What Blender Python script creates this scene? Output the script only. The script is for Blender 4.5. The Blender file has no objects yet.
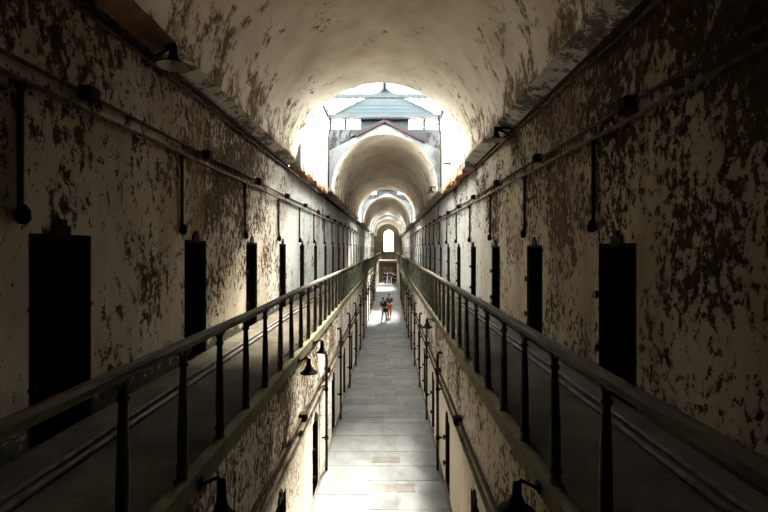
import bpy, bmesh, math, random
from mathutils import Vector, Matrix

C = bpy.context.scene.collection
PI = math.pi
FOC = 420.0          # focal length in pixels of a 768 px wide frame
ZF = -4.8            # ground floor (eye level is z = 0)
ZG = -1.7            # gallery floor
XL, XR = -3.03, 2.58     # upper walls
LL, LR = -1.46, 1.16     # lower walls
EL, ER = -1.43, 1.12     # gallery edges
YB, YE = -1.2, 84.0      # ends of the cell block
PITCH = 2.69

# ------------------------------------------------------------------ helpers
class MB:
    """collects shapes into one mesh"""
    def __init__(self): self.v, self.f, self.m, self.s = [], [], [], []
    def add(self, verts, faces, mi=0, smooth=False):
        b = len(self.v); self.v += [tuple(p) for p in verts]
        for f in faces:
            self.f.append([b + i for i in f]); self.m.append(mi); self.s.append(smooth)
        return self
    def quad(self, a, b, c, d, mi=0): return self.add([a, b, c, d], [(0, 1, 2, 3)], mi)
    def box(self, x0, x1, y0, y1, z0, z1, mi=0):
        v = [(x, y, z) for z in (z0, z1) for y in (y0, y1) for x in (x0, x1)]
        return self.add(v, [(0, 2, 3, 1), (4, 5, 7, 6), (0, 1, 5, 4), (2, 6, 7, 3), (0, 4, 6, 2), (1, 3, 7, 5)], mi)
    def cbox(self, c, s, mi=0):
        return self.box(c[0]-s[0]/2, c[0]+s[0]/2, c[1]-s[1]/2, c[1]+s[1]/2, c[2]-s[2]/2, c[2]+s[2]/2, mi)
    def rbox(self, M, s, mi=0, bev=0.0):
        """box of size s (bevelled if bev) transformed by matrix M"""
        bm = bmesh.new(); bmesh.ops.create_cube(bm, size=1.0)
        for v in bm.verts: v.co = Vector((v.co.x*s[0], v.co.y*s[1], v.co.z*s[2]))
        if bev: bmesh.ops.bevel(bm, geom=list(bm.edges), offset=bev, segments=2, profile=.5, affect='EDGES')
        bm.verts.index_update()
        self.add([M @ v.co for v in bm.verts], [[v.index for v in f.verts] for f in bm.faces], mi); bm.free(); return self
    def tube(self, pts, r, n=8, mi=0, smooth=True, caps=True):
        pts = [Vector(p) for p in pts]; rs = r if isinstance(r, (list, tuple)) else [r]*len(pts)
        t0 = (pts[1]-pts[0]).normalized()
        u = t0.cross(Vector((0, 0, 1)))
        if u.length < 1e-3: u = t0.cross(Vector((1, 0, 0)))
        u.normalize(); vs = []
        for i, p in enumerate(pts):
            if i == 0: t = t0
            elif i == len(pts)-1: t = (pts[i]-pts[i-1]).normalized()
            else: t = ((pts[i+1]-p).normalized()+(p-pts[i-1]).normalized()).normalized()
            u = (u - t*u.dot(t)).normalized(); w = t.cross(u)
            for k in range(n):
                a = 2*PI*k/n; vs.append(p + (u*math.cos(a)+w*math.sin(a))*rs[i])
        fs = [(i*n+k, i*n+(k+1) % n, (i+1)*n+(k+1) % n, (i+1)*n+k) for i in range(len(pts)-1) for k in range(n)]
        self.add(vs, fs, mi, smooth)
        if caps:
            self.add(vs[:n], [list(range(n))[::-1]], mi); self.add(vs[-n:], [list(range(n))], mi)
        return self
    def lathe(self, prof, c=(0, 0, 0), n=20, mi=0, smooth=True):
        vs = [(c[0]+r*math.cos(2*PI*k/n), c[1]+r*math.sin(2*PI*k/n), c[2]+z) for r, z in prof for k in range(n)]
        fs = [(i*n+k, i*n+(k+1) % n, (i+1)*n+(k+1) % n, (i+1)*n+k) for i in range(len(prof)-1) for k in range(n)]
        return self.add(vs, fs, mi, smooth)
    def ball(self, c, r, n=10, mi=0):
        r = (r, r, r) if not isinstance(r, (tuple, list)) else r
        prof = [(math.sin(PI*i/n), -math.cos(PI*i/n)) for i in range(n+1)]
        vs = [(c[0]+a*r[0]*math.cos(2*PI*k/n), c[1]+a*r[1]*math.sin(2*PI*k/n), c[2]+z*r[2]) for a, z in prof for k in range(n)]
        fs = [(i*n+k, i*n+(k+1) % n, (i+1)*n+(k+1) % n, (i+1)*n+k) for i in range(n) for k in range(n)]
        return self.add(vs, fs, mi, True)
    def build(self, name, mats, parent=None, loc=None):
        me = bpy.data.meshes.new(name); me.from_pydata(self.v, [], self.f)
        for m in (mats if isinstance(mats, (list, tuple)) else [mats]): me.materials.append(m)
        me.polygons.foreach_set('material_index', self.m); me.polygons.foreach_set('use_smooth', self.s); me.update()
        bm = bmesh.new(); bm.from_mesh(me); bmesh.ops.remove_doubles(bm, verts=bm.verts, dist=1e-5)
        bmesh.ops.recalc_face_normals(bm, faces=bm.faces); bm.to_mesh(me); bm.free()
        o = bpy.data.objects.new(name, me); C.objects.link(o)
        if parent: o.parent = parent
        if loc: o.location = loc
        return o

def tag(o, label, cat, group=None, kind=None):
    o['label'] = label; o['category'] = cat
    if group: o['group'] = group
    if kind: o['kind'] = kind
    return o
def empty(name, loc, rz=0):
    o = bpy.data.objects.new(name, None); C.objects.link(o); o.location = loc; o.rotation_euler.z = rz
    o.empty_display_size = .1
    return o
def copy_tree(o, parent=None):
    c = o.copy(); C.objects.link(c)
    if parent: c.parent = parent
    for ch in list(o.children): copy_tree(ch, c)
    return c
ORD = ('first second third fourth fifth sixth seventh eighth ninth tenth eleventh twelfth thirteenth fourteenth fifteenth sixteenth '
       'seventeenth eighteenth nineteenth twentieth twenty-first twenty-second twenty-third twenty-fourth twenty-fifth twenty-sixth '
       'twenty-seventh twenty-eighth twenty-ninth thirtieth thirty-first thirty-second thirty-third').split()

# ------------------------------------------------------------------ materials
class NT:
    def __init__(self, name):
        self.m = bpy.data.materials.new(name); self.m.use_nodes = True
        self.n = self.m.node_tree.nodes; self.l = self.m.node_tree.links
        self.b = self.n['Principled BSDF']
        g = self.n.new('ShaderNodeNewGeometry'); self.pos = g.outputs['Position']; self.geo = g
        self.island = g.outputs['Random Per Island']
    def put(self, sock, val):
        if hasattr(val, 'links') or isinstance(val, bpy.types.NodeSocket): self.l.new(val, sock)
        else: sock.default_value = val
    def scale(self, s, v=None):
        n = self.n.new('ShaderNodeVectorMath'); n.operation = 'MULTIPLY'; self.put(n.inputs[0], v or self.pos); n.inputs[1].default_value = s
        return n.outputs[0]
    def noise(self, scale, detail=5, rough=.6, v=None, dist=0.0):
        n = self.n.new('ShaderNodeTexNoise'); self.put(n.inputs['Vector'], v or self.pos)
        n.inputs['Scale'].default_value = scale; n.inputs['Detail'].default_value = detail
        n.inputs['Roughness'].default_value = rough; n.inputs['Distortion'].default_value = dist
        return n.outputs[0]
    def math(self, op, a, b=0.0, clamp=False):
        n = self.n.new('ShaderNodeMath'); n.operation = op; self.put(n.inputs[0], a); self.put(n.inputs[1], b); n.use_clamp = clamp
        return n.outputs[0]
    def mapr(self, v, a, b, c=0.0, d=1.0):
        n = self.n.new('ShaderNodeMapRange'); self.put(n.inputs[0], v)
        for i, x in enumerate((a, b, c, d)): n.inputs[i+1].default_value = x
        return n.outputs[0]
    def mix(self, f, a, b):
        n = self.n.new('ShaderNodeMix'); n.data_type = 'RGBA'; self.put(n.inputs[0], f)
        for i, x in ((6, a), (7, b)): self.put(n.inputs[i], (*x, 1) if isinstance(x, tuple) and len(x) == 3 else x)
        return n.outputs[2]
    def xyz(self):
        n = self.n.new('ShaderNodeSeparateXYZ'); self.l.new(self.pos, n.inputs[0]); return n.outputs
    def bump(self, h, strength=.4, dist=.02):
        n = self.n.new('ShaderNodeBump'); n.inputs['Strength'].default_value = strength; n.inputs['Distance'].default_value = dist
        self.l.new(h, n.inputs['Height']); self.l.new(n.outputs[0], self.b.inputs['Normal'])
    def out(self, col, rough=.9, metal=0.0, spec=.2):
        self.put(self.b.inputs['Base Color'], (*col, 1) if isinstance(col, tuple) else col)
        self.put(self.b.inputs['Roughness'], rough); self.put(self.b.inputs['Metallic'], metal)
        self.b.inputs['Specular IOR Level'].default_value = spec
        return self.m

def peel(name, paint, paint2, under, under2, thr, scale=2.4, stretch=.62, zfade=None, moss=False, sharp=.05, stain=None, far=None):
    t = NT(name)
    v = t.scale((1, 1, stretch))
    mid = t.noise(scale, 6, .62, v, .35); fine = t.noise(scale*4.2, 4, .7, v)
    big = t.noise(.33, 2, .5); clus = t.noise(1.25, 3, .55, t.scale((1, 1, .8)))
    f = t.math('ADD', mid, t.math('MULTIPLY', t.math('SUBTRACT', big, .5), .42))
    f = t.math('ADD', f, t.math('MULTIPLY', t.math('SUBTRACT', clus, .5), .60))
    f = t.math('ADD', f, t.math('MULTIPLY', t.math('SUBTRACT', fine, .5), .46))
    z = t.xyz()[2]
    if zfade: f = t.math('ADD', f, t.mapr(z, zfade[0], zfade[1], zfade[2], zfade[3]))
    if far:      # paint turns paler and peels less farther down the corridor
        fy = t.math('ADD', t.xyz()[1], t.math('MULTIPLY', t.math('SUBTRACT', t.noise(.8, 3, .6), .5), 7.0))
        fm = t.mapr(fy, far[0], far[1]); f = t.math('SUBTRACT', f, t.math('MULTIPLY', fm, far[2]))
    k = t.mapr(f, thr-sharp, thr+sharp)
    tint = t.noise(1.1, 4, .6, t.scale((1, 1, .35)))
    pc = t.mix(t.mapr(tint, .35, .68), paint, paint2)
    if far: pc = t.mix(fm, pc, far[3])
    speck = t.noise(38, 3, .7)
    pc = t.mix(t.mapr(speck, .62, .72, 0, .45), pc, under2)
    uc = t.mix(t.mapr(t.noise(9, 5, .7), .35, .65), under, under2)
    col = t.mix(k, pc, uc)
    if stain:
        s = t.noise(.55, 5, .65, t.scale((1, 1, .12)))
        col = t.mix(t.mapr(s, .56, .70, 0, .7), col, stain)
    if moss:
        g = t.math('ADD', t.mapr(z, ZG+.02, ZG+.62, .20, -.28), t.math('SUBTRACT', t.noise(4.5, 6, .75), .12))
        col = t.mix(t.mapr(g, .36, .46, 0, .92), col, (.020, .021, .011))
    h = t.math('SUBTRACT', t.math('MULTIPLY', fine, .35), k)
    t.bump(h, .7, .018)
    return t.out(col, .95, 0, .02)

def plain(name, a, b, scale=8, rough=.7, metal=0.0, bump=.25, spec=.3, stretch=(1, 1, 1), lo=.38, hi=.64):
    t = NT(name); n = t.noise(scale, 5, .65, t.scale(stretch))
    t.bump(n, bump, .008)
    return t.out(t.mix(t.mapr(n, lo, hi), a, b), rough, metal, spec)

M = {}
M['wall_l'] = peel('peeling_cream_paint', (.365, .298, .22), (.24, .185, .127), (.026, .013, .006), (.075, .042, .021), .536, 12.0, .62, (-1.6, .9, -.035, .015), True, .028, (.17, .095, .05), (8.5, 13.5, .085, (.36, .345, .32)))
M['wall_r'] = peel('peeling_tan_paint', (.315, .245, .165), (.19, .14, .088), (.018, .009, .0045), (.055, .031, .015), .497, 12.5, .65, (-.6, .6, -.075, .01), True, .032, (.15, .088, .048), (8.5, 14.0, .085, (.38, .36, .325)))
M['lower'] = peel('flaking_lower_paint', (.60, .52, .405), (.40, .31, .205), (.038, .021, .010), (.115, .067, .034), .485, 15.0, .75, (-3.4, -2.5, -.15, .03), False, .045, (.20, .095, .036), (4.5, 9.0, .05, (.62, .56, .47)))  # paler low down and farther along: sunlight put into the paint colour
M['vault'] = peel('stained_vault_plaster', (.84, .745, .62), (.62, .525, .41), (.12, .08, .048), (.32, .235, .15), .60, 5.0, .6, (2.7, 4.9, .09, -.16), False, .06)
M['band'] = peel('flaking_white_band', (.62, .60, .57), (.46, .43, .39), (.09, .068, .048), (.22, .18, .14), .54, 6.0, .8, None, False, .05)
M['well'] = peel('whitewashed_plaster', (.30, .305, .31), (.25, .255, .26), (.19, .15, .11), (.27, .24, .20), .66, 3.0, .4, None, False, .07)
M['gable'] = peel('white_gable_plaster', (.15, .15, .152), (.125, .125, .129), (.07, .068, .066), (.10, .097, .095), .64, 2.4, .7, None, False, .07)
M['rubble'] = peel('grey_rubble_wall', (.10, .10, .105), (.07, .07, .075), (.02, .02, .022), (.04, .04, .043), .50, 4.5, .4)
M['endwall'] = plain('end_wall_plaster', (.30, .25, .20), (.20, .165, .13), 1.5, .9)
M['dark'] = plain('painted_darkness', (.018, .014, .011), (.01, .008, .006), 3, .95)  # near-black so cells and jambs look unlit; the darkness is in the colour
M['cell'] = plain('painted_lit_cell', (.55, .50, .42), (.42, .37, .30), 3, .95)  # pale panel close behind the lattice gates, standing in for a lit cell
M['iron'] = plain('black_iron', (.008, .0065, .005), (.018, .012, .008), 14, .85, 0, .25, .04)
M['rail'] = plain('worn_brown_handrail', (.05, .034, .022), (.115, .082, .055), 5, .8, 0, .25, .12, (6, .5, 6))
M['baluster'] = plain('baluster_paint', (.048, .051, .036), (.11, .112, .075), 9, .7, 0, .25, .15)
M['pipe'] = plain('rusty_conduit', (.045, .03, .02), (.11, .078, .052), 7, .85, 0, .25, .08)
M['pipe_dark'] = plain('dark_conduit', (.022, .014, .009), (.06, .038, .024), 7, .85, 0, .25, .08)
M['pipe_floor'] = plain('floor_pipe_grey', (.035, .027, .02), (.085, .068, .052), 6, .8, 0, .25, .15)
M['enamel'] = plain('lamp_enamel_inside', (.42, .38, .31), (.3, .26, .2), 9, .5)
M['bulb'] = plain('bulb_glass', (.35, .33, .28), (.3, .28, .24), 9, .2)
M['rust'] = plain('rusted_sheet', (.15, .068, .032), (.23, .125, .062), 5, .85)
M['brick'] = plain('broken_brick', (.36, .17, .085), (.50, .30, .18), 12, .95, 0, .8)
M['coping'] = plain('dark_red_coping', (.018, .004, .0035), (.012, .004, .004), 5, .7)
M['slate'] = plain('slate_roofing', (.014, .016, .021), (.024, .024, .028), 4, .7)
M['steel'] = plain('pale_steel', (.022, .027, .031), (.017, .021, .025), 4, .6, 0)
M['sheet'] = plain('blue_grey_sheet', (.026, .036, .042), (.022, .031, .037), 1.2, .65, 0, .1, .2, (1, 1, 3))
M['wood'] = plain('brown_boards', (.13, .085, .055), (.07, .045, .03), 3, .8, 0, .4, .3, (8, 8, .5))
M['skin'] = plain('skin', (.55, .33, .23), (.5, .29, .2), 9, .5, 0, .02)
M['hair'] = plain('dark_hair', (.015, .011, .009), (.03, .02, .015), 20, .5)
M['shoe'] = plain('dark_shoes', (.02, .02, .02), (.035, .03, .03), 9, .5)
M['black'] = plain('black_cloth', (.018, .018, .02), (.03, .03, .033), 12, .9)
M['grey'] = plain('charcoal_cloth', (.07, .07, .075), (.10, .10, .105), 12, .9)
M['pale'] = plain('pale_grey_cloth', (.50, .48, .46), (.42, .40, .38), 12, .9)
M['orange'] = plain('orange_red_cloth', (.50, .12, .05), (.42, .09, .04), 12, .9)
M['navy'] = plain('navy_cloth', (.02, .025, .05), (.035, .04, .07), 12, .9)
M['eye'] = plain('eye_dark', (.02, .015, .01), (.03, .02, .015), 9, .2)

def gallery_mat():
    t = NT('dusty_gallery_boards')
    a = t.noise(1.6, 6, .65); b = t.noise(16, 5, .75)
    c = t.mix(t.mapr(a, .35, .65), (.034, .026, .018), (.074, .061, .046))
    c = t.mix(t.mapr(b, .52, .72, 0, .6), c, (.018, .014, .010))
    t.bump(b, .6, .015); return t.out(c, .95, 0, .02)
M['gallery'] = gallery_mat()
def edge_mat():
    t = NT('mossy_slab_edge')
    a = t.noise(2.0, 6, .7); b = t.noise(20, 4, .7)
    c = t.mix(t.mapr(a, .38, .62), (.17, .138, .085), (.10, .09, .05))
    c = t.mix(t.mapr(b, .55, .75, 0, .7), c, (.05, .045, .03))
    t.bump(b, .6, .012); return t.out(c, .95, 0, .03)
M['edge'] = edge_mat()
def slab_mat(name, lo, hi):
    t = NT(name)
    c = t.mix(t.island, lo, hi)
    a = t.noise(3.0, 6, .65); b = t.noise(1.0, 4, .6)
    c = t.mix(t.mapr(a, .5, .72, 0, .4), c, (lo[0]*.55, lo[1]*.53, lo[2]*.5))
    c = t.mix(t.mapr(b, .55, .75, 0, .35), c, (lo[0]*1.9, lo[1]*1.85, lo[2]*1.75))
    t.bump(a, .25, .01); return t.out(c, t.mapr(a, .3, .7, .5, .75), 0, .35)
M['slab'] = slab_mat('grey_flagstones', (.052, .048, .043), (.088, .082, .072))
M['slab_b'] = slab_mat('brown_patch_stones', (.036, .022, .011), (.043, .028, .015))
M['joint'] = plain('dark_joints', (.06, .048, .036), (.10, .08, .06), 9, .95)
def glass_mat():
    t = NT('skylight_glass'); n = t.n; out = n['Material Output']
    tr = n.new('ShaderNodeBsdfTransparent'); tr.inputs[0].default_value = (.88, .92, .93, 1)
    gl = n.new('ShaderNodeBsdfGlossy'); gl.inputs['Roughness'].default_value = .08
    mx = n.new('ShaderNodeMixShader'); mx.inputs[0].default_value = .06
    t.l.new(tr.outputs[0], mx.inputs[1]); t.l.new(gl.outputs[0], mx.inputs[2]); t.l.new(mx.outputs[0], out.inputs[0])
    n.remove(t.b); return t.m
M['glass'] = glass_mat()

# ------------------------------------------------------------------ layout of the block
GAPS = [(12.5, 18.1), (35.0, 40.0), (55.5, 60.6), (64.5, 69.5)]  # last opening is added to throw light behind the far doorway
VAULTS = [(YB, 12.5, -.25, 2.50, 2.42)]+[(a, b, -.19, 2.28, 2.64) for a, b in ((18.1, 35.0), (40.0, 55.5), (60.6, 64.5), (69.5, YE))]
WL, WR = -2.62, 2.25     # side walls of the light wells
ZC = 2.47                # top of the upper walls
UP_L = [3.90 + PITCH*k for k in range(30)]
UP_R = [4.77 + PITCH*k for k in range(30)]
LO_L = [2.95 + 2.69*k for k in range(22)]
LO_R = [2.95 + 2.69*k for k in range(22)]

def wall(name, side, x, z0, z1, doors, w, h, mat, ledge, depth_of, foot=.0):
    """inner face with a recess behind every doorway; side -1 left, +1 right"""
    mb = MB(); ys = [YB]
    out = x + side*2.9
    for i, d in enumerate(doors):
        a, b = d-w/2, d+w/2
        mb.quad((x, ys[-1], z0), (x, a, z0), (x, a, z1), (x, ys[-1], z1))
        zt = z0+h; ys.append(b)
        mb.quad((x, a, zt), (x, b, zt), (x, b, z1), (x, a, z1))
        dep, mi = depth_of(i); xb = x+side*dep; xj = x+side*min(.32, dep)
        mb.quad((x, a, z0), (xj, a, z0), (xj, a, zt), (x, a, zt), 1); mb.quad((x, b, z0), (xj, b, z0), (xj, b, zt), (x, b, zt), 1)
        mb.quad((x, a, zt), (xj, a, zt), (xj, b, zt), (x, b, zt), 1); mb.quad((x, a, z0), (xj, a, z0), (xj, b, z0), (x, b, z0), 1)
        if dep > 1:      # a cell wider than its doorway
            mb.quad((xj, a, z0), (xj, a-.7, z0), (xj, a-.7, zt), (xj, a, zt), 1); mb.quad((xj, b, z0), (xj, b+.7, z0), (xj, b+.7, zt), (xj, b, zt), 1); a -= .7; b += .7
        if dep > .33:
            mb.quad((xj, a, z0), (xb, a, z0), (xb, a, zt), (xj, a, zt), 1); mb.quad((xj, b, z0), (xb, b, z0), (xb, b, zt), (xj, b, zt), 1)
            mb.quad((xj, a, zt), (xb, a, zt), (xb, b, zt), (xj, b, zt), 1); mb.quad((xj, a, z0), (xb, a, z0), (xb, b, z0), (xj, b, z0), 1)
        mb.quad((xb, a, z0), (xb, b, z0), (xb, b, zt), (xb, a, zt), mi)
    mb.quad((x, ys[-1], z0), (x, YE, z0), (x, YE, z1), (x, ys[-1], z1))
    if ledge: mb.quad((x, YB, z1), (x, YE, z1), (out, YE, z1), (out, YB, z1))
    mb.quad((out, YB, z0), (out, YE, z0), (out, YE, z1), (out, YB, z1)); mb.quad((x, YB, z0), (x, YE, z0), (out, YE, z0), (out, YB, z0))
    mb.quad((x, YB, z0), (x, YB, z1), (out, YB, z1), (out, YB, z0)); mb.quad((x, YE, z0), (x, YE, z1), (out, YE, z1), (out, YE, z0))
    mb.quad((x, YB, z0-.05), (x, YE, z0-.05), (x, YE, z0), (x, YB, z0))
    return mb.build(name, [mat, M['dark'], M['cell']])

LATT_L, LATT_R = {3, 5}, {2, 3}
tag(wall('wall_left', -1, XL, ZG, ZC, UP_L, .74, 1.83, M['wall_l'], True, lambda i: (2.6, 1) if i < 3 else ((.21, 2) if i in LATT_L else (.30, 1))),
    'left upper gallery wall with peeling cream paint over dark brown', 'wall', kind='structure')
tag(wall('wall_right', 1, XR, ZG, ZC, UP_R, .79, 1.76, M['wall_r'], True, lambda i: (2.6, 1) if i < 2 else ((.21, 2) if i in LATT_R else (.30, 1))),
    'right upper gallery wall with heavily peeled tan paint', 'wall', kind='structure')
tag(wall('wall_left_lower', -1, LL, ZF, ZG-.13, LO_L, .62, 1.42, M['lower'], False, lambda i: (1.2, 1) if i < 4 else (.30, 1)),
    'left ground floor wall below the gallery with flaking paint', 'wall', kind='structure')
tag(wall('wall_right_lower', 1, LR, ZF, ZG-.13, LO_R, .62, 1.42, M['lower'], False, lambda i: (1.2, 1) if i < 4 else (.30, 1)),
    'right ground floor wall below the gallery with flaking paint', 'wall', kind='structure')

# gallery floors (slab with a low kerb at the edge)
def gallery(name, e, x, label):
    s = 1 if e < 0 else -1      # towards the middle
    mb = MB(); xs = sorted((e - s*.10, x)); mb.box(xs[0], xs[1], YB, YE, ZG-.13, ZG, 0)
    xk = sorted((e, e - s*.10)); mb.box(xk[0], xk[1], YB, YE, ZG-.13, ZG+.025, 1)
    return tag(mb.build(name, [M['gallery'], M['edge']]), label, 'gallery floor', kind='structure')
gallery('gallery_floor', EL, XL, 'left gallery walkway floor with mossy edge kerb')
gallery('gallery_floor', ER, XR, 'right gallery walkway floor with mossy edge kerb')
mb = MB(); mb.box(EL, ER, YB, .2, ZG-.13, ZG)
tag(mb.build('gallery_landing', M['gallery']), 'landing joining both galleries where the viewer stands', 'gallery floor', kind='structure')

# flagstone floor
def make_floor():
    rnd = random.Random(4); mb = MB(); mb.box(LL-.6, LR+.6, YB-.3, YE+.3, ZF-.2, ZF-.012, 1)
    y = YB
    while y < YE-.2:
        d = min(rnd.uniform(.55, 1.05), YE-y); x = LL+.06; end = LR-.06
        n = rnd.choice((2, 2, 3)); cuts = [x]
        for k in range(1, n): cuts.append(x+(end-x)*k/n+rnd.uniform(-.22, .22))
        cuts.append(end)
        for a, b in zip(cuts, cuts[1:]):
            if rnd.random() < .25 and d > .7:
                m = y+d*rnd.uniform(.4, .6)
                mb.box(a+.006, b-.006, y+.006, m-.006, ZF-.04, ZF+rnd.uniform(-.003, 0)); mb.box(a+.006, b-.006, m+.006, y+d-.006, ZF-.04, ZF)
            else:
                mb.box(a+.006, b-.006, y+.006, y+d-.006, ZF-.04, ZF+rnd.uniform(-.003, 0))
        y += d
    mb.box(-.39, .25, 9.42, 9.68, ZF-.03, ZF+.003, 2); mb.box(-.30, .52, 8.28, 8.56, ZF-.03, ZF+.003, 2)
    return mb.build('floor', [M['slab'], M['joint'], M['slab_b']])
tag(make_floor(), 'grey flagstone corridor floor between the lower walls', 'floor', kind='structure')

# barrel vaults
def vault(k, y0, y1, cx, r, zc):
    mb = MB(); n = 36
    a0 = math.asin(min(1, max(0, (2.60-zc)/r))) if k == 0 else 0.0
    arc = [(cx-r*math.cos(a0+(PI-2*a0)*i/n), zc+r*math.sin(a0+(PI-2*a0)*i/n)) for i in range(n+1)]
    inner = [(XL, ZC)] + ([] if k == 0 else [(cx-r, ZC)]) + arc + ([] if k == 0 else [(cx+r, ZC)]) + [(XR, ZC)]
    outer = [(XL-.2, ZC)] + [(cx-(r+.32)*math.cos(PI*i/n), zc+(r+.32)*math.sin(PI*i/n)) for i in range(n+1)] + [(XR+.2, ZC)]
    steps = max(2, int((y1-y0)/2)); ys = [y0+(y1-y0)*j/steps for j in range(steps+1)]
    P = len(inner)
    vs = [(x, y, z) for y in ys for x, z in inner]
    for j in range(steps):
        for i in range(P-1):
            band = i == 0 or i == P-2
            mb.add([vs[j*P+i], vs[j*P+i+1], vs[(j+1)*P+i+1], vs[(j+1)*P+i]], [(0, 1, 2, 3)], 1 if band else 0, not band)
    vo = [(x, y, z) for y in (y0, y1) for x, z in outer]; Q = len(outer)
    for i in range(Q-1): mb.add([vo[i], vo[i+1], vo[Q+i+1], vo[Q+i]], [(0, 1, 2, 3)], 0, True)
    # end faces, from the vault's soffit up to the gable above it
    def face(y, top, mi):
        for i in range(len(arc)-1):
            (xa, za), (xb, zb) = arc[i], arc[i+1]
            mb.quad((xa, y, za), (xb, y, zb), (xb, y, max(top(xb), zb)), (xa, y, max(top(xa), za)), mi)
        xa, za = arc[0]; mb.quad((XL, y, ZC), (xa, y, ZC), (xa, y, top(xa)), (XL, y, top(XL)), mi)
        xa, za = arc[-1]; mb.quad((XR, y, ZC), (xa, y, ZC), (xa, y, top(xa)), (XR, y, top(XR)), mi)
        if za > ZC+.01 and k == 0: pass
    gab = lambda x: 5.43-abs(x-cx)*.505
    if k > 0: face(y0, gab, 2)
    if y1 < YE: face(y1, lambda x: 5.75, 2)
    lab = ['nearest barrel vault above the viewer with stained cream plaster', 'second barrel vault with white gabled front beyond the first skylight',
           'third barrel vault beyond the second skylight', 'fourth short barrel vault over the far bridge', 'farthest barrel vault ending at the tall arched window'][k]
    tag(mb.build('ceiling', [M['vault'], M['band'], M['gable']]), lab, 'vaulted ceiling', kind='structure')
for k, a in enumerate(VAULTS): vault(k, *a)

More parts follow.
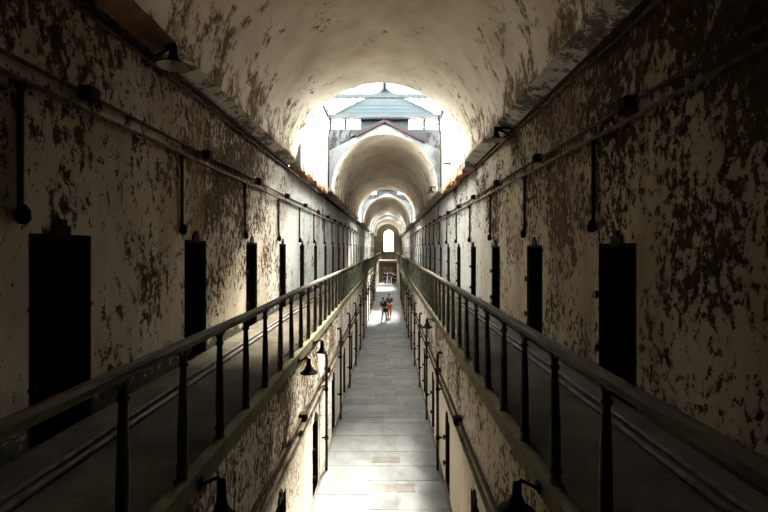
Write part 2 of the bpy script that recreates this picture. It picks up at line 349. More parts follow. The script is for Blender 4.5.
# skylights
def skylight(k, y0, y1):
    where = ['nearest', 'second', 'third', 'added farthest'][k]
    ze, zr, cx = 5.72, 6.95, (WL+WR)/2
    for s, x, side in ((-1, WL, 'left'), (1, WR, 'right')):
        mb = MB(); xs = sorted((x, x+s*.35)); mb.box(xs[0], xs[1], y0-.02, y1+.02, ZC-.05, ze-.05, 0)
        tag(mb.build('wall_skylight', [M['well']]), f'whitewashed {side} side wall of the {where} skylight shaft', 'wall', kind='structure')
    # wall over the far gable with a row of small windows
    mb = MB(); yb = y1+.18
    gab = lambda x: 5.43-abs(x-(-.19))*.505
    xs = [WL-.05, -1.5, -.7, .32, 1.62, WR+.05]
    zs = 5.17
    for a, b in zip(xs, xs[1:]):
        mi = 1 if (a > -1.6 and b < 1.7) else 0
        za, zb_ = min(gab(a)-.06, zs-.01), min(gab(b)-.06, zs-.01)
        v = [(x, y, z) for y in (yb, yb+.15) for x, z in ((a, za), (b, zb_), (b, zs), (a, zs))]
        mb.add(v, [(3, 2, 1, 0), (4, 5, 6, 7), (0, 1, 5, 4), (1, 2, 6, 5), (2, 3, 7, 6), (3, 0, 4, 7)], mi)
    tag(mb.build('wall_gable', [M['rubble'], M['slate']]), f'grey rubble wall above the far gable of the {where} skylight', 'wall', kind='structure')
    # red coping along the gable slope
    cop = empty('gable_coping', (-.19, y1, 5.43))
    for s in (-1, 1):
        L = 1.95 if s > 0 else 1.4
        ang = math.atan(.505)*s
        mm = Matrix.Translation((s*L/2*math.cos(ang), .05, -L/2*abs(math.sin(ang))+.05)) @ Matrix.Rotation(ang, 4, 'Y')
        m2 = MB(); m2.rbox(mm, (L, .34, .13)); m2.build('coping_slope', M['coping'], cop)
    tag(cop, f'dark red coping on the gable under the {where} skylight', 'coping', kind='structure')
    # end gables of blue-grey sheet, far and near
    for end, y in (('far', y1+.22), ('near', y0-.12)):
        m3 = MB(); d = .08
        def prism(pts, ya, yb_, mi=0):
            n = len(pts); v = [(x, ya, z) for x, z in pts]+[(x, yb_, z) for x, z in pts]
            m3.add(v, [tuple(range(n))[::-1], tuple(range(n, 2*n))]+[(i, (i+1) % n, n+(i+1) % n, n+i) for i in range(n)], mi)
        prism([(cx-2.42, ze+.0), (cx+2.42, ze+.0), (cx+1.30, 6.44), (cx-1.30, 6.44)], y, y+d)
        prism([(cx-1.08, 6.44), (cx+1.08, 6.44), (cx+.22, 6.97), (cx-.22, 6.97)], y+.03, y+d+.03)
        for i in range(1, 4): m3.box(cx-2.15+.38*i, cx+2.15-.38*i, y-.012, y, ze+.04+.16*i, ze+.06+.16*i)
        m3.box(cx-.03, cx+.03, y-.03, y, ze, 6.9)
        m3.box(cx-.98, cx+.98, y, y+d, 5.17, ze+.02)
        gb = m3.build('trim_gable', [M['sheet']]); tag(gb, f'blue grey sheet metal gable at the {end} end of the {where} skylight', 'gable', kind='structure')
        f = MB()
        for xx in (WL+.05, WL+.72, cx-1.0, cx+1.0, WR-.72, WR-.05): f.box(xx-.06, xx+.06, y-.02, y+d, 5.17, ze)
        f.box(WL, WR, y-.01, y+d, 5.11, 5.20); f.box(WL, WR, y-.12, y, ze-.10, ze+.06); f.build('window_bars', M['steel'], gb)
        f = MB(); f.box(WL+.05, cx-1.0, y+.04, y+.05, 5.2, ze); f.box(cx+1.0, WR-.05, y+.04, y+.05, 5.2, ze); f.build('glass', M['glass'], gb)
        f = MB(); f.box(cx-.16, cx+.16, y-.06, y+.14, 6.92, 7.06); f.box(cx-.10, cx+.10, y-.04, y+.1, 7.06, 7.4); f.build('ridge_finial', M['steel'], gb)
    # glazed roof
    win = empty(f'window_{k+1}', (cx, (y0+y1)/2, ze)); tag(win, f'glazed pitched skylight roof over the {where} opening in the vault', 'skylight', kind='structure')
    yc = (y0+y1)/2; hy = (y1-y0)/2+.15
    for s in (-1, 1):
        hw = (WR-WL)/2
        g = MB(); a = Vector((s*hw, 0, 0)); b = Vector((0, 0, zr-ze)); nn = Vector((0, 0, .012))
        v = [a+Vector((0, -hy, 0)), a+Vector((0, hy, 0)), b+Vector((0, hy, 0)), b+Vector((0, -hy, 0))]
        g.add(v+[p+nn for p in v], [(0, 1, 2, 3), (7, 6, 5, 4), (0, 4, 5, 1), (1, 5, 6, 2), (2, 6, 7, 3), (3, 7, 4, 0)]); g.build('glass', M['glass'], win)
        r = MB(); n = 7
        for i in range(n+1):
            y = -hy+2*hy*i/n; r.tube([(s*hw, y, -.02), (0, y, zr-ze-.02)], .03, 6)
        r.tube([(s*hw*.5, -hy, (zr-ze)*.5-.02), (s*hw*.5, hy, (zr-ze)*.5-.02)], .016, 6)
        r.build('rafters', M['steel'], win)
        e = MB(); e.box(s*hw-.07, s*hw+.07, -hy, hy, -.10, .02); e.build('eaves_beam', M['steel'], win)
    r = MB(); r.box(-.05, .05, -hy, hy, zr-ze-.08, zr-ze+.04); r.build('ridge_beam', M['steel'], win)
    for y in (-hy+.75, .0+.3, hy-.28):
        t = MB(); t.box(-2.34, 2.34, y-.05, y+.05, -.13, .01); t.build('tie_beam', M['steel'], win)
for k, (a, b) in enumerate(GAPS): skylight(k, a, b)

# hanging strut pipes beside the far tie beam of the near skylight
for s, x in ((-1, WL), (1, WR)):
    mb = MB(); mb.tube([(x-s*.02, 17.3, 5.9), (x-s*.22, 17.75, 5.35), (x-s*.05, 17.9, 4.8)], .025, 6); mb.tube([(x-s*.05, 17.9, 4.8), (x-s*.04, 17.92, 2.6)], .03, 6)
    tag(mb.build('drain_pipe', M['pipe_dark']), f'dark drain pipe down the {"left" if s < 0 else "right"} far corner of the skylight shaft', 'pipe')

# ---- ends of the block
mb = MB(); mb.box(XL-3, XR+3, YB-.3, YB, ZF, 5.6)  # added close behind the camera, kept dark to absorb bounced light
tag(mb.build('wall_bounce_stop', M['dark']), 'unseen dark wall added behind the viewer to soak up bounce light', 'wall', kind='structure')
def end_wall():
    mb = MB(); y = YE; cx, hw, zb, zt = -.05, 1.0, -.6, 2.75      # arched window hole
    n = 16; arc = [(cx-hw*math.cos(PI*i/n), zt+hw*math.sin(PI*i/n)) for i in range(n+1)]
    mb.quad((XL, y, ZF), (XR, y, ZF), (XR, y, zb), (XL, y, zb)); mb.quad((XL, y, zb), (cx-hw, y, zb), (cx-hw, y, zt), (XL, y, zt)); mb.quad((cx+hw, y, zb), (XR, y, zb), (XR, y, zt), (cx+hw, y, zt))
    for i in range(n): mb.quad((arc[i][0], y, arc[i][1]), (arc[i+1][0], y, arc[i+1][1]), (arc[i+1][0], y, 5.4), (arc[i][0], y, 5.4))
    mb.quad((XL, y, zt), (cx-hw, y, zt), (cx-hw, y, 5.4), (XL, y, 5.4)); mb.quad((cx+hw, y, zt), (XR, y, zt), (XR, y, 5.4), (cx+hw, y, 5.4))
    prof = [(cx-hw, zb)]+arc+[(cx+hw, zb)]
    for a, b in zip(prof, prof[1:]+prof[:1]): mb.quad((a[0], y, a[1]), (b[0], y, b[1]), (b[0], y+.5, b[1]), (a[0], y+.5, a[1]))
    tag(mb.build('wall_end', M['endwall']), 'far end wall around the tall arched window', 'wall', kind='structure')
    fr = MB(); fr.tube([(a, y+.2, b) for a, b in prof], .11, 6)
    for i in range(1, 3): fr.box(cx-hw+2*hw*i/3-.05, cx-hw+2*hw*i/3+.05, y+.17, y+.23, zb, zt+.85)
    for i in range(6): fr.box(cx-hw, cx+hw, y+.17, y+.23, zb+.56*i-.045, zb+.56*i+.045)
    f = fr.build('window_5', M['steel']); tag(f, 'tall arched window with glazing bars in the far end wall', 'window', kind='structure')
    g = MB(); g.add([(a, y+.2, b) for a, b in prof]+[(a, y+.21, b) for a, b in prof], [tuple(range(len(prof))), tuple(range(len(prof), 2*len(prof)))]); g.build('glass', M['glass'], f)
end_wall()
# bridge and timber partition at 61 m
mb = MB(); mb.box(EL, ER, 60.6, 63.0, ZG-.32, ZG)
tag(mb.build('gallery_bridge', M['wood']), 'timber bridge joining the galleries near the far end', 'bridge', kind='structure')
mb = MB()
mb.box(LL, -.80, 61.0, 61.15, ZF, ZG-.32); mb.box(.50, LR, 61.0, 61.15, ZF, ZG-.32); mb.box(-.80, .50, 61.0, 61.15, -2.65, ZG-.32)
for i in range(9): mb.box(LL+.29*i, LL+.29*i+.02, 60.98, 61.0, -2.65, ZG-.32)
mb.box(.12, .20, 61.0, 61.12, ZF, -2.65)
tag(mb.build('wall_partition', M['wood']), 'brown board partition with a bright doorway under the far bridge', 'wall', kind='structure')

# ------------------------------------------------------------------ doors
def header(mb, x, s, y, z):    # notched iron block above the lintel
    mb.box(*sorted((x, x-s*.025)), y-.13, y+.07, z-.01, z+.085); mb.box(*sorted((x, x-s*.03)), y-.06, y+.02, z+.08, z+.14)
def make_doors(side, x, ys, z0, w, h, floorname, void_n, lattice, start):
    s = 1 if side == 'right' else -1     # outward
    cache = {}
    for i, y in enumerate(ys):
        kind = 'void' if i < void_n else ('lattice' if i in lattice else 'leaf')
        if kind not in cache:
            f = MB(); a, b = -w/2, w/2
            for q in (a, b-.05): f.box(*sorted((s*.02, s*.12)), q, q+.05, 0, h)
            f.box(*sorted((s*.02, s*.12)), a, b, h-.05, h)
            root = f.build('door', M['iron'], None, (x, y, z0))
            hb = MB(); header(hb, 0, s, 0, h); hb.build('lintel_bracket', M['iron'], root)
            hy = a+.01 if side == 'left' else b-.01
            for zz in (.62*h, .25*h):
                g = MB(); g.tube([(-s*.03, hy, zz), (-s*.03, hy, zz+.09)], .018, 8); g.box(*sorted((-s*.03, s*.03)), hy-.02, hy+.02, zz+.03, zz+.06); g.build('hinge_pin', M['iron'], root)
            if kind == 'lattice':
                l = MB()
                for k in range(5): l.box(*sorted((s*.14, s*.152)), a+.05+k*(w-.1-.07)/4, a+.05+k*(w-.1-.07)/4+.075, .02, h-.05)
                for k in range(13): l.box(*sorted((s*.152, s*.164)), a+.05, b-.05, .05+k*(h-.2)/12, .05+k*(h-.2)/12+.08)
                l.build('lattice_gate', M['iron'], root)
            if kind == 'leaf':
                l = MB(); l.box(*sorted((s*.15, s*.19)), a+.05, b-.05, .01, h-.05)
                for k in range(5): l.box(*sorted((s*.135, s*.15)), a+.05, b-.05, .2+k*.33*h/1.8, .2+k*.33*h/1.8+.05)
                lf = l.build('door_leaf', M['iron'], root)
                bl = MB(); bl.tube([(s*.11, a+.12, .95*h/1.8), (s*.11, a+.34, .95*h/1.8)], .018, 6); bl.build('bolt', M['pipe_dark'], lf)
            cache[kind] = root; o = root
        else:
            o = copy_tree(cache[kind]); o.location = (x, y, z0)
        o.name = f'door_{start+i}'
        what = {'void': 'open pitch dark cell doorway', 'lattice': 'iron lattice gate doorway', 'leaf': 'dark iron cell door'}[kind]
        tag(o, f'{what}, {ORD[i]} from the viewer along the {side} {floorname}', 'door', f'{side} {floorname} doors', 'structure')
make_doors('left', XL, UP_L, ZG, .74, 1.83, 'gallery', 3, LATT_L, 1)
make_doors('right', XR, UP_R, ZG, .79, 1.76, 'gallery', 2, LATT_R, 41)
make_doors('left', LL, LO_L, ZF, .62, 1.42, 'ground floor', 4, set(), 81)
make_doors('right', LR, LO_R, ZF, .62, 1.42, 'ground floor', 4, set(), 121)

# ------------------------------------------------------------------ conduits, boxes, drops
def long_pipe(name, x, z, r, mat, label, y0=YB, y1=61.0, wob=.012, seed=0):
    rnd = random.Random(seed); pts = []; y = y0
    while y < y1: pts.append((x+rnd.uniform(-wob, wob)*.3, y, z+rnd.uniform(-wob, wob))); y += 1.35
    pts.append((x, y1, z))
    mb = MB(); mb.tube(pts, r, 8)
    root = mb.build(name, mat)
    return tag(root, label, 'pipe')
for s, side, x, lx in ((-1, 'left', XL, LL), (1, 'right', XR, LR)):
    i = -s
    long_pipe('conduit_pipe', x+i*.045, 1.37, .024, M['pipe'], f'lower conduit running along the {side} upper wall above the doors', seed=1)
    long_pipe('conduit_pipe', x+i*.035, 1.53, .020, M['pipe_dark'], f'thinner upper conduit linking the {side} upper wall junction boxes', seed=2)
    long_pipe('cornice_pipe', x+i*.05, 2.43, .030, M['pipe_dark'], f'dark pipe along the {side} cornice under the vault', seed=3)
    long_pipe('cornice_pipe', x+i*.04, 2.34, .024, M['pipe'], f'paler pipe just below the dark {side} cornice pipe', seed=4)
    long_pipe('conduit_pipe', lx+i*.038, -2.74, .026, M['pipe_dark'], f'upper dark conduit along the {side} ground floor wall', seed=5)
    long_pipe('conduit_pipe', lx+i*.038, -2.96, .028, M['pipe'], f'lower paler conduit along the {side} ground floor wall', seed=6)
    o1 = .58 if s < 0 else .42
    long_pipe('floor_pipe', x+i*o1, ZG+.032, .028, M['pipe_floor'], f'grey pipe lying on the {side} gallery floor nearer the railing', seed=7, wob=.006)
    long_pipe('floor_pipe', x+i*(o1-.13), ZG+.028, .023, M['pipe_floor'], f'grey pipe lying on the {side} gallery floor nearer the wall', seed=8, wob=.006)
    # junction boxes on the upper conduit
    proto = None
    for k in range(14):
        y = (4.16 if s < 0 else 4.44)+2.70*k
        if proto is None:
            mb = MB(); mb.rbox(Matrix.Translation((i*.058, 0, 0)), (.115, .15, .13), 0, .015); proto = mb.build('junction_box', M['iron'])
            l = MB(); l.rbox(Matrix.Translation((i*.122, 0, 0)), (.014, .13, .11), 0, .004); l.build('box_lid', M['iron'], proto)
            l = MB(); l.tube([(i*.04, -.11, -.0), (i*.04, .11, -.0)], .028, 8); l.build('conduit_collar', M['pipe_dark'], proto)
            o = proto
        else: o = copy_tree(proto)
        o.location = (x, y, 1.535)
        tag(o, f'{ORD[k]} black junction box from the viewer on the {side} upper conduit', 'junction box', f'{side} upper junction boxes')
    # drops above the doors
    proto = None
    for k in range(14):
        y = (3.42 if s < 0 else 5.25)+2.67*k
        if proto is None:
            mb = MB(); mb.tube([(i*.03, 0, 0), (i*.03, 0, -1.02)], .024, 8); proto = mb.build('drop_pipe', M['pipe_dark'])
            l = MB(); l.lathe([(0, .0), (.022, .0), (.05, -.05), (.055, -.12), (.03, -.16), (0, -.16)], (i*.05, 0, -1.0), 10); l.build('end_fitting', M['iron'], proto)
            l = MB(); l.tube([(i*.03, 0, .02), (i*.03, 0, -.06)], .04, 8); l.build('tee_collar', M['pipe_dark'], proto)
            o = proto
        else: o = copy_tree(proto)
        o.location = (x, y, 1.36)
        tag(o, f'{ORD[k]} vertical drop pipe from the viewer on the {side} upper wall', 'pipe', f'{side} upper wall drop pipes')
    # lower boxes and standing pipes
    proto = None
    for k in range(13):
        y = (4.15 if s < 0 else 4.0)+2.69*k
        if proto is None:
            mb = MB(); mb.rbox(Matrix.Translation((i*.06, 0, 0)), (.12, .14, .13), 0, .012); proto = mb.build('junction_box', M['iron'])
            l = MB(); l.rbox(Matrix.Translation((i*.126, 0, 0)), (.014, .12, .11), 0, .004); l.build('box_lid', M['iron'], proto); o = proto
        else: o = copy_tree(proto)
        o.location = (lx, y, -2.74)
        tag(o, f'{ORD[k]} black junction box from the viewer along the {side} ground floor wall', 'junction box', f'{side} lower junction boxes')
    proto = None
    for k in range(12):
        y = 9.11+2.69*k
        if proto is None:
            mb = MB(); mb.tube([(i*.05, -.27, 2.60), (i*.105, -.22, 2.60), (i*.105, -.05, 2.50), (i*.105, 0, 2.38), (i*.105, 0, .25), (i*.105, -.02, .005)], .03, 8)
            proto = mb.build('standpipe', M['pipe_dark'])
            for zz in (1.75, .7):
                l = MB(); l.tube([(i*.105, 0, zz-.04), (i*.105, 0, zz+.04)], .042, 8); l.box(*sorted((i*.005, i*.10)), -.015, .015, zz-.015, zz+.015); l.build('pipe_bracket', M['iron'], proto)
            o = proto
        else: o = copy_tree(proto)
        o.location = (lx, y, ZF)
        tag(o, f'{ORD[k]} hooked standing pipe from the viewer on the {side} ground floor wall', 'pipe', f'{side} ground floor standing pipes')

# ------------------------------------------------------------------ lamps
def lamp(x, y, z, s, label, group, upper=True, R=.138, tall=1.0):
    """arm from a wall at x; s = -1 left wall, +1 right wall"""
    i = -s; root = empty('wall_lamp', (x, y, z)); tag(root, label, 'lamp', group)
    R = .195 if upper else R; a = .36 if upper else .17
    m = MB()
    if upper: m.tube([(0, 0, 0), (i*.10, 0, .03), (i*a, 0, .03)], .02, 8)
    else: m.tube([(0, 0, -.02), (i*.10, 0, .03), (i*a*.8, 0, .045), (i*a*.97, 0, .03), (i*a, 0, .0)], .014, 8)
    m.build('lamp_arm', M['iron'], root)
    m = MB(); m.rbox(Matrix.Translation((i*.012, 0, 0)), (.024, .11, .13) if upper else (.022, .07, .08), 0, .008); m.build('wall_plate', M['iron'], root)
    if upper:
        m = MB(); m.tube([(i*.01, -.02, -.17), (i*(a-.03), 0, .0)], .013, 6); m.tube([(i*.01, .22, -.05), (i*(a-.06), .01, .02)], .011, 6); m.build('brace', M['iron'], root)
        prof = [(0, .05), (.035, .05), (.045, .02), (.045, -.05), (.055, -.10), (.075, -.15), (.12, -.185), (R, -.215), (R, -.228)]
        inn = [(R-.008, -.226), (.115, -.195), (.06, -.15), (0, -.13)]
    else:
        prof = [(0, .03), (.03, .03), (.034, -.01), (.036, -.06*tall), (R*.40, -.10*tall), (R*.58, -.14*tall), (R*.85, -.165*tall), (R, -.18*tall), (R, -.19*tall)]
        inn = [(R-.006, -.188*tall), (R*.52, -.15*tall), (R*.3, -.11*tall), (0, -.1*tall)]
    sh = MB(); sh.lathe(prof, (i*a, 0, 0), 24, 0); sh.lathe(inn, (i*a, 0, 0), 24, 1); so = sh.build('lamp_shade', [M['iron'], M['enamel']], root)
    b = MB(); b.ball((i*a, 0, -.17 if upper else -.145), (.03, .03, .04), 8); b.build('bulb', M['bulb'], so)
    return root
U, Lg = 'upper cornice lamps', 'ground floor gooseneck lamps'
lamp(XL, 5.2, 2.48, -1, 'large shallow-shaded lamp on the left cornice beside the rusted sheet', U)
lamp(XR, 8.7, 2.47, 1, 'shallow-shaded lamp on the right cornice before the first skylight', U)
lamp(XR-.33, 18.9, 2.75, 1, 'small distant lamp on the right side at the second vault mouth', U)
lamp(EL, 3.16, -1.77, -1, 'black narrow bell lamp under the left gallery edge at the bottom of the picture', Lg, False, .095, 1.35)
lamp(EL, 6.6, -1.765, -1, 'bell-shaped gooseneck lamp hanging under the left gallery against sunlit wall', Lg, False)
lamp(EL, 7.9, -1.765, -1, 'small gooseneck lamp next beyond the bell-shaped one on the left ground floor wall', Lg, False, .10)
lamp(ER, 3.12, -1.77, 1, 'black gooseneck lamp under the right gallery edge at the bottom of the picture', Lg, False)
lamp(ER, 10.5, -1.79, 1, 'small gooseneck lamp farther along the right gallery edge', Lg, False)
# brackets in the light well
for (x, y, z, s, lab) in ((WR, 15.4, 3.1, 1, 'small iron bracket sticking out of the right skylight shaft wall'), (XL, 16.0, 2.5, -1, 'small iron bracket on the left cornice below the first skylight')):
    mb = MB(); mb.tube([(0, 0, 0), (-s*.18, 0, .02), (-s*.25, -.08, .0)], .022, 6); mb.cbox((-s*.01, 0, 0), (.03, .1, .1))
    tag(mb.build('iron_bracket', M['iron'], None, (x, y, z)), lab, 'bracket')

# rusted sheet above the left lamp
def sheet():
    mb = MB(); rows = []; n = 14; rnd = random.Random(3)
    for j in range(n+1):
        y = 2.0+3.25*j/n; w = rnd.uniform(-.015, .015)
        rows.append([(-2.97+.10*(1-j/n)+w, y, ZC+.015), (-2.86, y, ZC+.03), (-2.76, y, ZC+.07), (-2.68+.03*(1-j/n)+w, y, ZC+.125)])
    for a, b in zip(rows, rows[1:]):
        for k in range(3):
            d = Vector((.02, 0, -.03))
            mb.add([a[k], a[k+1], b[k+1], b[k]], [(0, 1, 2, 3)]); mb.add([Vector(p)+d for p in (a[k], a[k+1], b[k+1], b[k])], [(0, 1, 2, 3)])
    for rw in (rows[0], rows[-1]):
        for k in range(3): mb.add([rw[k], rw[k+1], Vector(rw[k+1])+Vector((.02, 0, -.03)), Vector(rw[k])+Vector((.02, 0, -.03))], [(0, 1, 2, 3)])
    for k in (0, 3):
        for a, b in zip(rows, rows[1:]): mb.add([a[k], b[k], Vector(b[k])+Vector((.02, 0, -.03)), Vector(a[k])+Vector((.02, 0, -.03))], [(0, 1, 2, 3)])
    return mb.build('rusted_sheet', M['rust'])
tag(sheet(), 'rusty brown metal sheet along the left cornice above the nearest lamp', 'metal sheet')

# ragged brickwork laid bare under the foot of the skylight shaft walls
rnd = random.Random(11)
for s, side, x0 in ((-1, 'left', WL), (1, 'right', WR)):
    mb = MB()
    for k in range(24):
        y = 12.6+.23*k
        for c in range(3):
            if rnd.random() < .3+.1*c: continue
            sc = rnd.uniform(.75, 1.15); x = x0+s*(.06+.10*c)+rnd.uniform(-.03, .03)
            mb.rbox(Matrix.Translation((x, y+rnd.uniform(-.03, .03), ZC-.045-.05*sc)) @ Matrix.Rotation(rnd.uniform(-.2, .2), 4, 'Z') @ Matrix.Rotation(rnd.uniform(-.15, .15), 4, 'X'), (.11, .2*sc, .10*sc), 0, .01)
        if rnd.random() < .6:
            mb.rbox(Matrix.Translation((x0-s*.005, y, ZC+.03)) @ Matrix.Rotation(rnd.uniform(-.1, .1), 4, 'X'), (.05, .2, rnd.uniform(.10, .32)), 0, .008)
    tag(mb.build(f'trim_{1 if s < 0 else 2}', M['brick']), f'ragged orange brick edge under the {side} wall of the nearest skylight', 'brickwork', kind='structure')

# ------------------------------------------------------------------ railings
def railing(side, x, y0):
    root = empty('gallery_railing', (x, y0, ZG)); tag(root, f'long {side} gallery railing with brown handrail and dark turned iron balusters', 'railing')
    zt = 1.03
    m = MB(); n = 10; prof = [(-.048, -.012), (-.045, .018), (-.025, .036), (.025, .036), (.045, .018), (.048, -.012), (.03, -.03), (-.03, -.03)]
    rnd = random.Random(5 if side == 'left' else 6)
    ys = [YB-y0]
    while ys[-1] < YE-y0-3: ys.append(ys[-1]+2.05)
    ys.append(YE-y0)
    P = len(prof); vs = []
    for y in ys:
        dz = rnd.uniform(-.012, .012); dx = rnd.uniform(-.012, .012)
        vs += [(px+dx, y, zt-.036+pz+dz) for px, pz in prof]
    fs = [(j*P+k, j*P+(k+1) % P, (j+1)*P+(k+1) % P, (j+1)*P+k) for j in range(len(ys)-1) for k in range(P)]
    fs += [tuple(range(P))[::-1], tuple((len(ys)-1)*P+k for k in range(P))]
    m.add(vs, fs, 0); m.build('handrail', M['rail'], root)
    H = zt-.055
    prof = [(.0, 0), (.062, 0), (.062, .018), (.040, .03), (.036, .09), (.046, .105), (.046, .125), (.034, .14), (.038, .28), (.034, .5), (.025, H-.17),
            (.024, H-.14), (.036, H-.125), (.036, H-.11), (.024, H-.095), (.026, H-.06), (.05, H-.02), (.055, H), (0, H)]
    def bal(mb, y, n=10, pr=prof): mb.lathe(pr, (0, y, 0), n)
    first = None
    for k in range(100):
        if first is None:
            b = MB(); bal(b, 0, 12); b.box(-.02, .02, -.075, .075, H-.035, H+.012); first = b.build('baluster', M['baluster'], root); o = first
        else:
            o = first.copy(); C.objects.link(o); o.parent = root
        o.location = (0, .685*k, 0)
        o.rotation_euler = (rnd.uniform(-.012, .012), rnd.uniform(-.012, .012), 0)
    b = MB(); k = 100
    while y0+.685*k < YE-.3: bal(b, .685*k, 6, [prof[1], prof[6], prof[9], prof[10], prof[17]]); k += 1
    o = b.build('baluster', M['baluster'], root); o['kind'] = 'stuff'
    # extra balusters just behind the first one, under the viewer's end of the rail
railing('left', -1.50, 2.36)
railing('right', 1.19, 2.31)

# ------------------------------------------------------------------ people
def skin_mesh(name, joints, edges, mat, parent=None, sub=2):
    names = list(joints); idx = {n: k for k, n in enumerate(names)}
    me = bpy.data.meshes.new(name); me.from_pydata([joints[n][0] for n in names], [(idx[a], idx[b]) for a, b in edges], [])
    o = bpy.data.objects.new(name, me); C.objects.link(o)
    o.modifiers.new('skin', 'SKIN')
    for k, n in enumerate(names):
        sv = me.skin_vertices[0].data[k]; r = joints[n][1]
        sv.radius = r if isinstance(r, tuple) else (r, r); sv.use_root = (k == 0)
    o.modifiers.new('sub', 'SUBSURF').levels = sub; o.modifiers['sub'].render_levels = sub
    dg = bpy.context.evaluated_depsgraph_get(); dg.update()
    nm = bpy.data.meshes.new_from_object(o.evaluated_get(dg)); nm.name = name
    o.modifiers.clear(); o.data = nm; nm.materials.clear(); nm.materials.append(mat)
    for p in nm.polygons: p.use_smooth = True
    if parent: o.parent = parent
    return o

def person(loc, rz, label, shirt, pants, H=1.7, lean=0.0, stride=.0, arms=((.20, -.12, .92), (.20, -.12, .92)), long_hair=False):
    k = H/1.7
    def L(p):   # lean the part above the pelvis forward
        x, y, z = p
        if z > .95: y, z = y-(z-.95)*math.sin(lean), .95+(z-.95)*math.cos(lean)
        return (x*k, y*k, z*k)
    J = {'pelvis': ((0, 0, .95), (.15, .105)), 'spine': ((0, -.01, 1.14), (.125, .09)), 'chest': ((0, 0, 1.33), (.15, .10)), 'neck': ((0, .0, 1.47), .05),
         'skull_base': ((0, -.015, 1.545), (.066, .078)), 'skull': ((0, -.012, 1.625), (.074, .09)), 'crown': ((0, -.005, 1.675), (.055, .07)), 'nose': ((0, -.115, 1.60), .012)}
    E = [('pelvis', 'spine'), ('spine', 'chest'), ('chest', 'neck'), ('neck', 'skull_base'), ('skull_base', 'skull'), ('skull', 'crown'), ('skull_base', 'nose')]
    for s, q in ((-1, 0), (1, 1)):
        c = 'lr'[q]; ax, ay, az = arms[q]; wx = s*ax
        J['sh'+c] = ((s*.165, 0, 1.40), .052); J['el'+c] = ((s*(.21), .03+ay*.25, 1.12+max(0, az-.95)*.25), .04); J['wr'+c] = ((wx, ay, az), .027)
        d = Vector((wx-s*.21, ay-.03, az-1.12)).normalized(); side = Vector((-s*.3, -1, 0)).normalized() if abs(d.z) > .7 else Vector((0, 0, 1))
        w = Vector((wx, ay, az)); pm = w+d*.055; J['palm'+c] = (tuple(pm), (.036, .022))
        E += [('chest', 'sh'+c), ('sh'+c, 'el'+c), ('el'+c, 'wr'+c), ('wr'+c, 'palm'+c)]
        for f in range(4):
            kn = pm+d*.05+side*(f-1.5)*.019; tp = kn+d*(.045, .052, .048, .036)[f]+side.cross(d)*.012*s
            J[f'k{f}'+c] = (tuple(kn), .0095); J[f't{f}'+c] = (tuple(tp), .0075); E += [('palm'+c, f'k{f}'+c), (f'k{f}'+c, f't{f}'+c)]
        th = w+d*.03+side*-.04; J['th'+c] = (tuple(th), .011); J['tt'+c] = (tuple(th+d*.04-side*.012), .008); E += [('wr'+c, 'th'+c), ('th'+c, 'tt'+c)]
        st = stride*s
        J['hip'+c] = ((s*.085, 0, .90), .092); J['kn'+c] = ((s*.095, st*.45-.02, .49), .056); J['an'+c] = ((s*.10, st, .085), .036); J['toe'+c] = ((s*.115, st-.15, .035), (.035, .024))
        E += [('pelvis', 'hip'+c), ('hip'+c, 'kn'+c), ('kn'+c, 'an'+c), ('an'+c, 'toe'+c)]
    J = {n: (L(p), (tuple(x*k for x in r) if isinstance(r, tuple) else r*k)) for n, (p, r) in J.items()}
    root = skin_mesh('person', J, E, M['skin']); root.location = loc; root.rotation_euler.z = rz
    tag(root, label, 'person')
    grow = lambda n, g: (J[n][0], tuple(x+g for x in J[n][1]) if isinstance(J[n][1], tuple) else J[n][1]+g)
    S = {n: grow(n, .018) for n in ('chest', 'spine', 'pelvis', 'shl', 'shr', 'ell', 'elr', 'wrl', 'wrr')}
    skin_mesh('shirt', S, [('pelvis', 'spine'), ('spine', 'chest'), ('chest', 'shl'), ('chest', 'shr'), ('shl', 'ell'), ('shr', 'elr'), ('ell', 'wrl'), ('elr', 'wrr')], shirt, root)
    T = {n: grow(n, .020) for n in ('pelvis', 'hipl', 'hipr', 'knl', 'knr', 'anl', 'anr')}
    skin_mesh('trousers', T, [('pelvis', 'hipl'), ('pelvis', 'hipr'), ('hipl', 'knl'), ('hipr', 'knr'), ('knl', 'anl'), ('knr', 'anr')], pants, root)
    for c in 'lr':
        skin_mesh('shoe', {'a': grow('an'+c, .012), 'b': grow('toe'+c, .012)}, [('a', 'b')], M['shoe'], root)
    h = Vector(L((0, .015, 1.645))); hm = MB(); hm.ball(h, (.092*k, .10*k, .09*k), 12)
    if long_hair: hm.ball(h+Vector((0, .06, -.10))*k, (.085*k, .06*k, .13*k), 10)
    hm.build('hair', M['hair'], root)
    for s in (-1, 1):
        e = MB(); e.ball(L((s*.032, -.097, 1.622)), .011*k, 8); e.build('eye', M['eye'], root)
        e = MB(); e.ball(L((s*.078, 0, 1.605)), (.012*k, .022*k, .032*k), 8); e.build('ear', M['skin'], root)
    e = MB(); e.ball(L((0, -.092, 1.558)), (.024*k, .008*k, .007*k), 8); e.build('mouth', M['orange'], root)
    return root
def at(px, Y): return ((px-389)/FOC*Y, Y, ZF)
person(at(384.4, 27.6), -.55, 'person in a black top and pale trousers leaning forward in the corridor', M['black'], M['pale'], 1.62, .30, .16, ((.12, -.30, 1.0), (.13, -.28, 1.02)))
person(at(389.4, 29.2), .15, 'person in a charcoal top and orange-red trousers standing in the corridor', M['grey'], M['orange'], 1.66, .06, .10, ((.22, -.16, .95), (.14, -.26, 1.12)), True)
person(at(385.0, 56.5), PI, 'person in dark clothes at the left of the far doorway', M['black'], M['black'], 1.76, 0, .1)
person(at(389.6, 57.5), 0, 'person in navy clothes standing in front of the far doorway', M['navy'], M['navy'], 1.72, 0, .12)
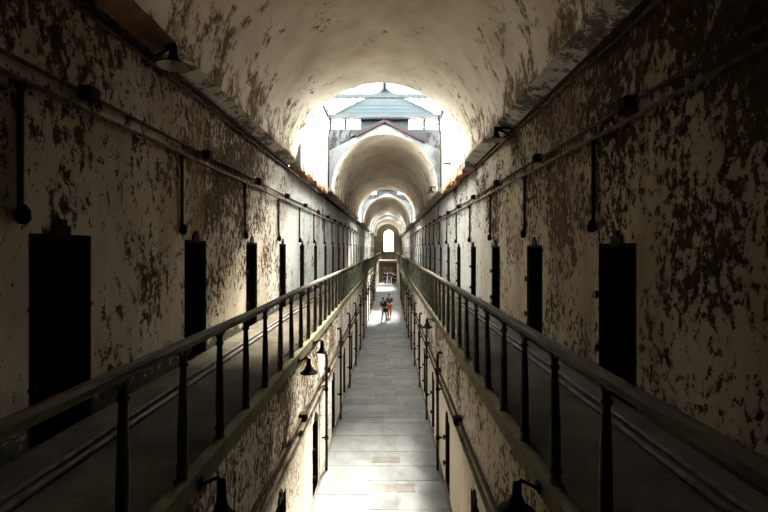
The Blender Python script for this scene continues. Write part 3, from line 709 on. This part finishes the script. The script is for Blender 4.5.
person(at(392.8, 56.0), .4, 'person in charcoal clothes at the right of the far doorway', M['grey'], M['black'], 1.70, 0, .08)
person(at(395.0, 54.0), 2.6, 'person in black beside the right wall near the far doorway', M['black'], M['navy'], 1.68, 0, .08)
# shoulder bag held in front of the leaning person
def bag():
    x, y, z = at(385.6, 27.2); root = empty('shoulder_bag', (x, y, ZF+.82)); tag(root, 'black bag held in front of the leaning person', 'bag')
    m = MB(); m.rbox(Matrix.Identity(4), (.30, .13, .24), 0, .03); m.build('bag_body', M['black'], root)
    m = MB(); m.tube([(-.14, 0, .1), (-.10, .05, .32), (0, .08, .42), (.10, .05, .32), (.14, 0, .1)], .012, 6); m.build('strap', M['black'], root)
bag()

# ------------------------------------------------------------------ light
w = bpy.data.worlds.new('sky'); bpy.context.scene.world = w; w.use_nodes = True
bg = w.node_tree.nodes['Background']; bg.inputs[0].default_value = (1.0, .965, .90, 1); bg.inputs[1].default_value = 14.0
sl = bpy.data.lights.new('sun', 'SUN'); sl.energy = 26.0; sl.angle = .24; sl.color = (1.0, .93, .83)
so = bpy.data.objects.new('sun', sl); C.objects.link(so); so.location = (4, 30, 20)
so.rotation_euler = Vector((-.21, -.80, -1.0)).to_track_quat('-Z', 'Y').to_euler()

# ------------------------------------------------------------------ camera
cam = bpy.data.cameras.new('camera'); co = bpy.data.objects.new('camera', cam); C.objects.link(co)
co.location = (0, 0, 0); co.rotation_euler = (PI/2, 0, 0)
cam.sensor_fit = 'HORIZONTAL'; cam.sensor_width = 36.0; cam.lens = 36.0*FOC/768
cam.shift_x = -5/768; cam.shift_y = -7.5/768; cam.clip_start = .05; cam.clip_end = 300
sc = bpy.context.scene; sc.camera = co
sc.view_settings.view_transform = 'Standard'; sc.view_settings.look = 'None'; sc.view_settings.gamma = 1.0
sc.view_settings.use_curve_mapping = False; sc.view_settings.exposure = 1.82
sc.cycles.max_bounces = 14; sc.cycles.diffuse_bounces = 10; sc.cycles.transparent_max_bounces = 16
sc.cycles.sample_clamp_indirect = 20.0
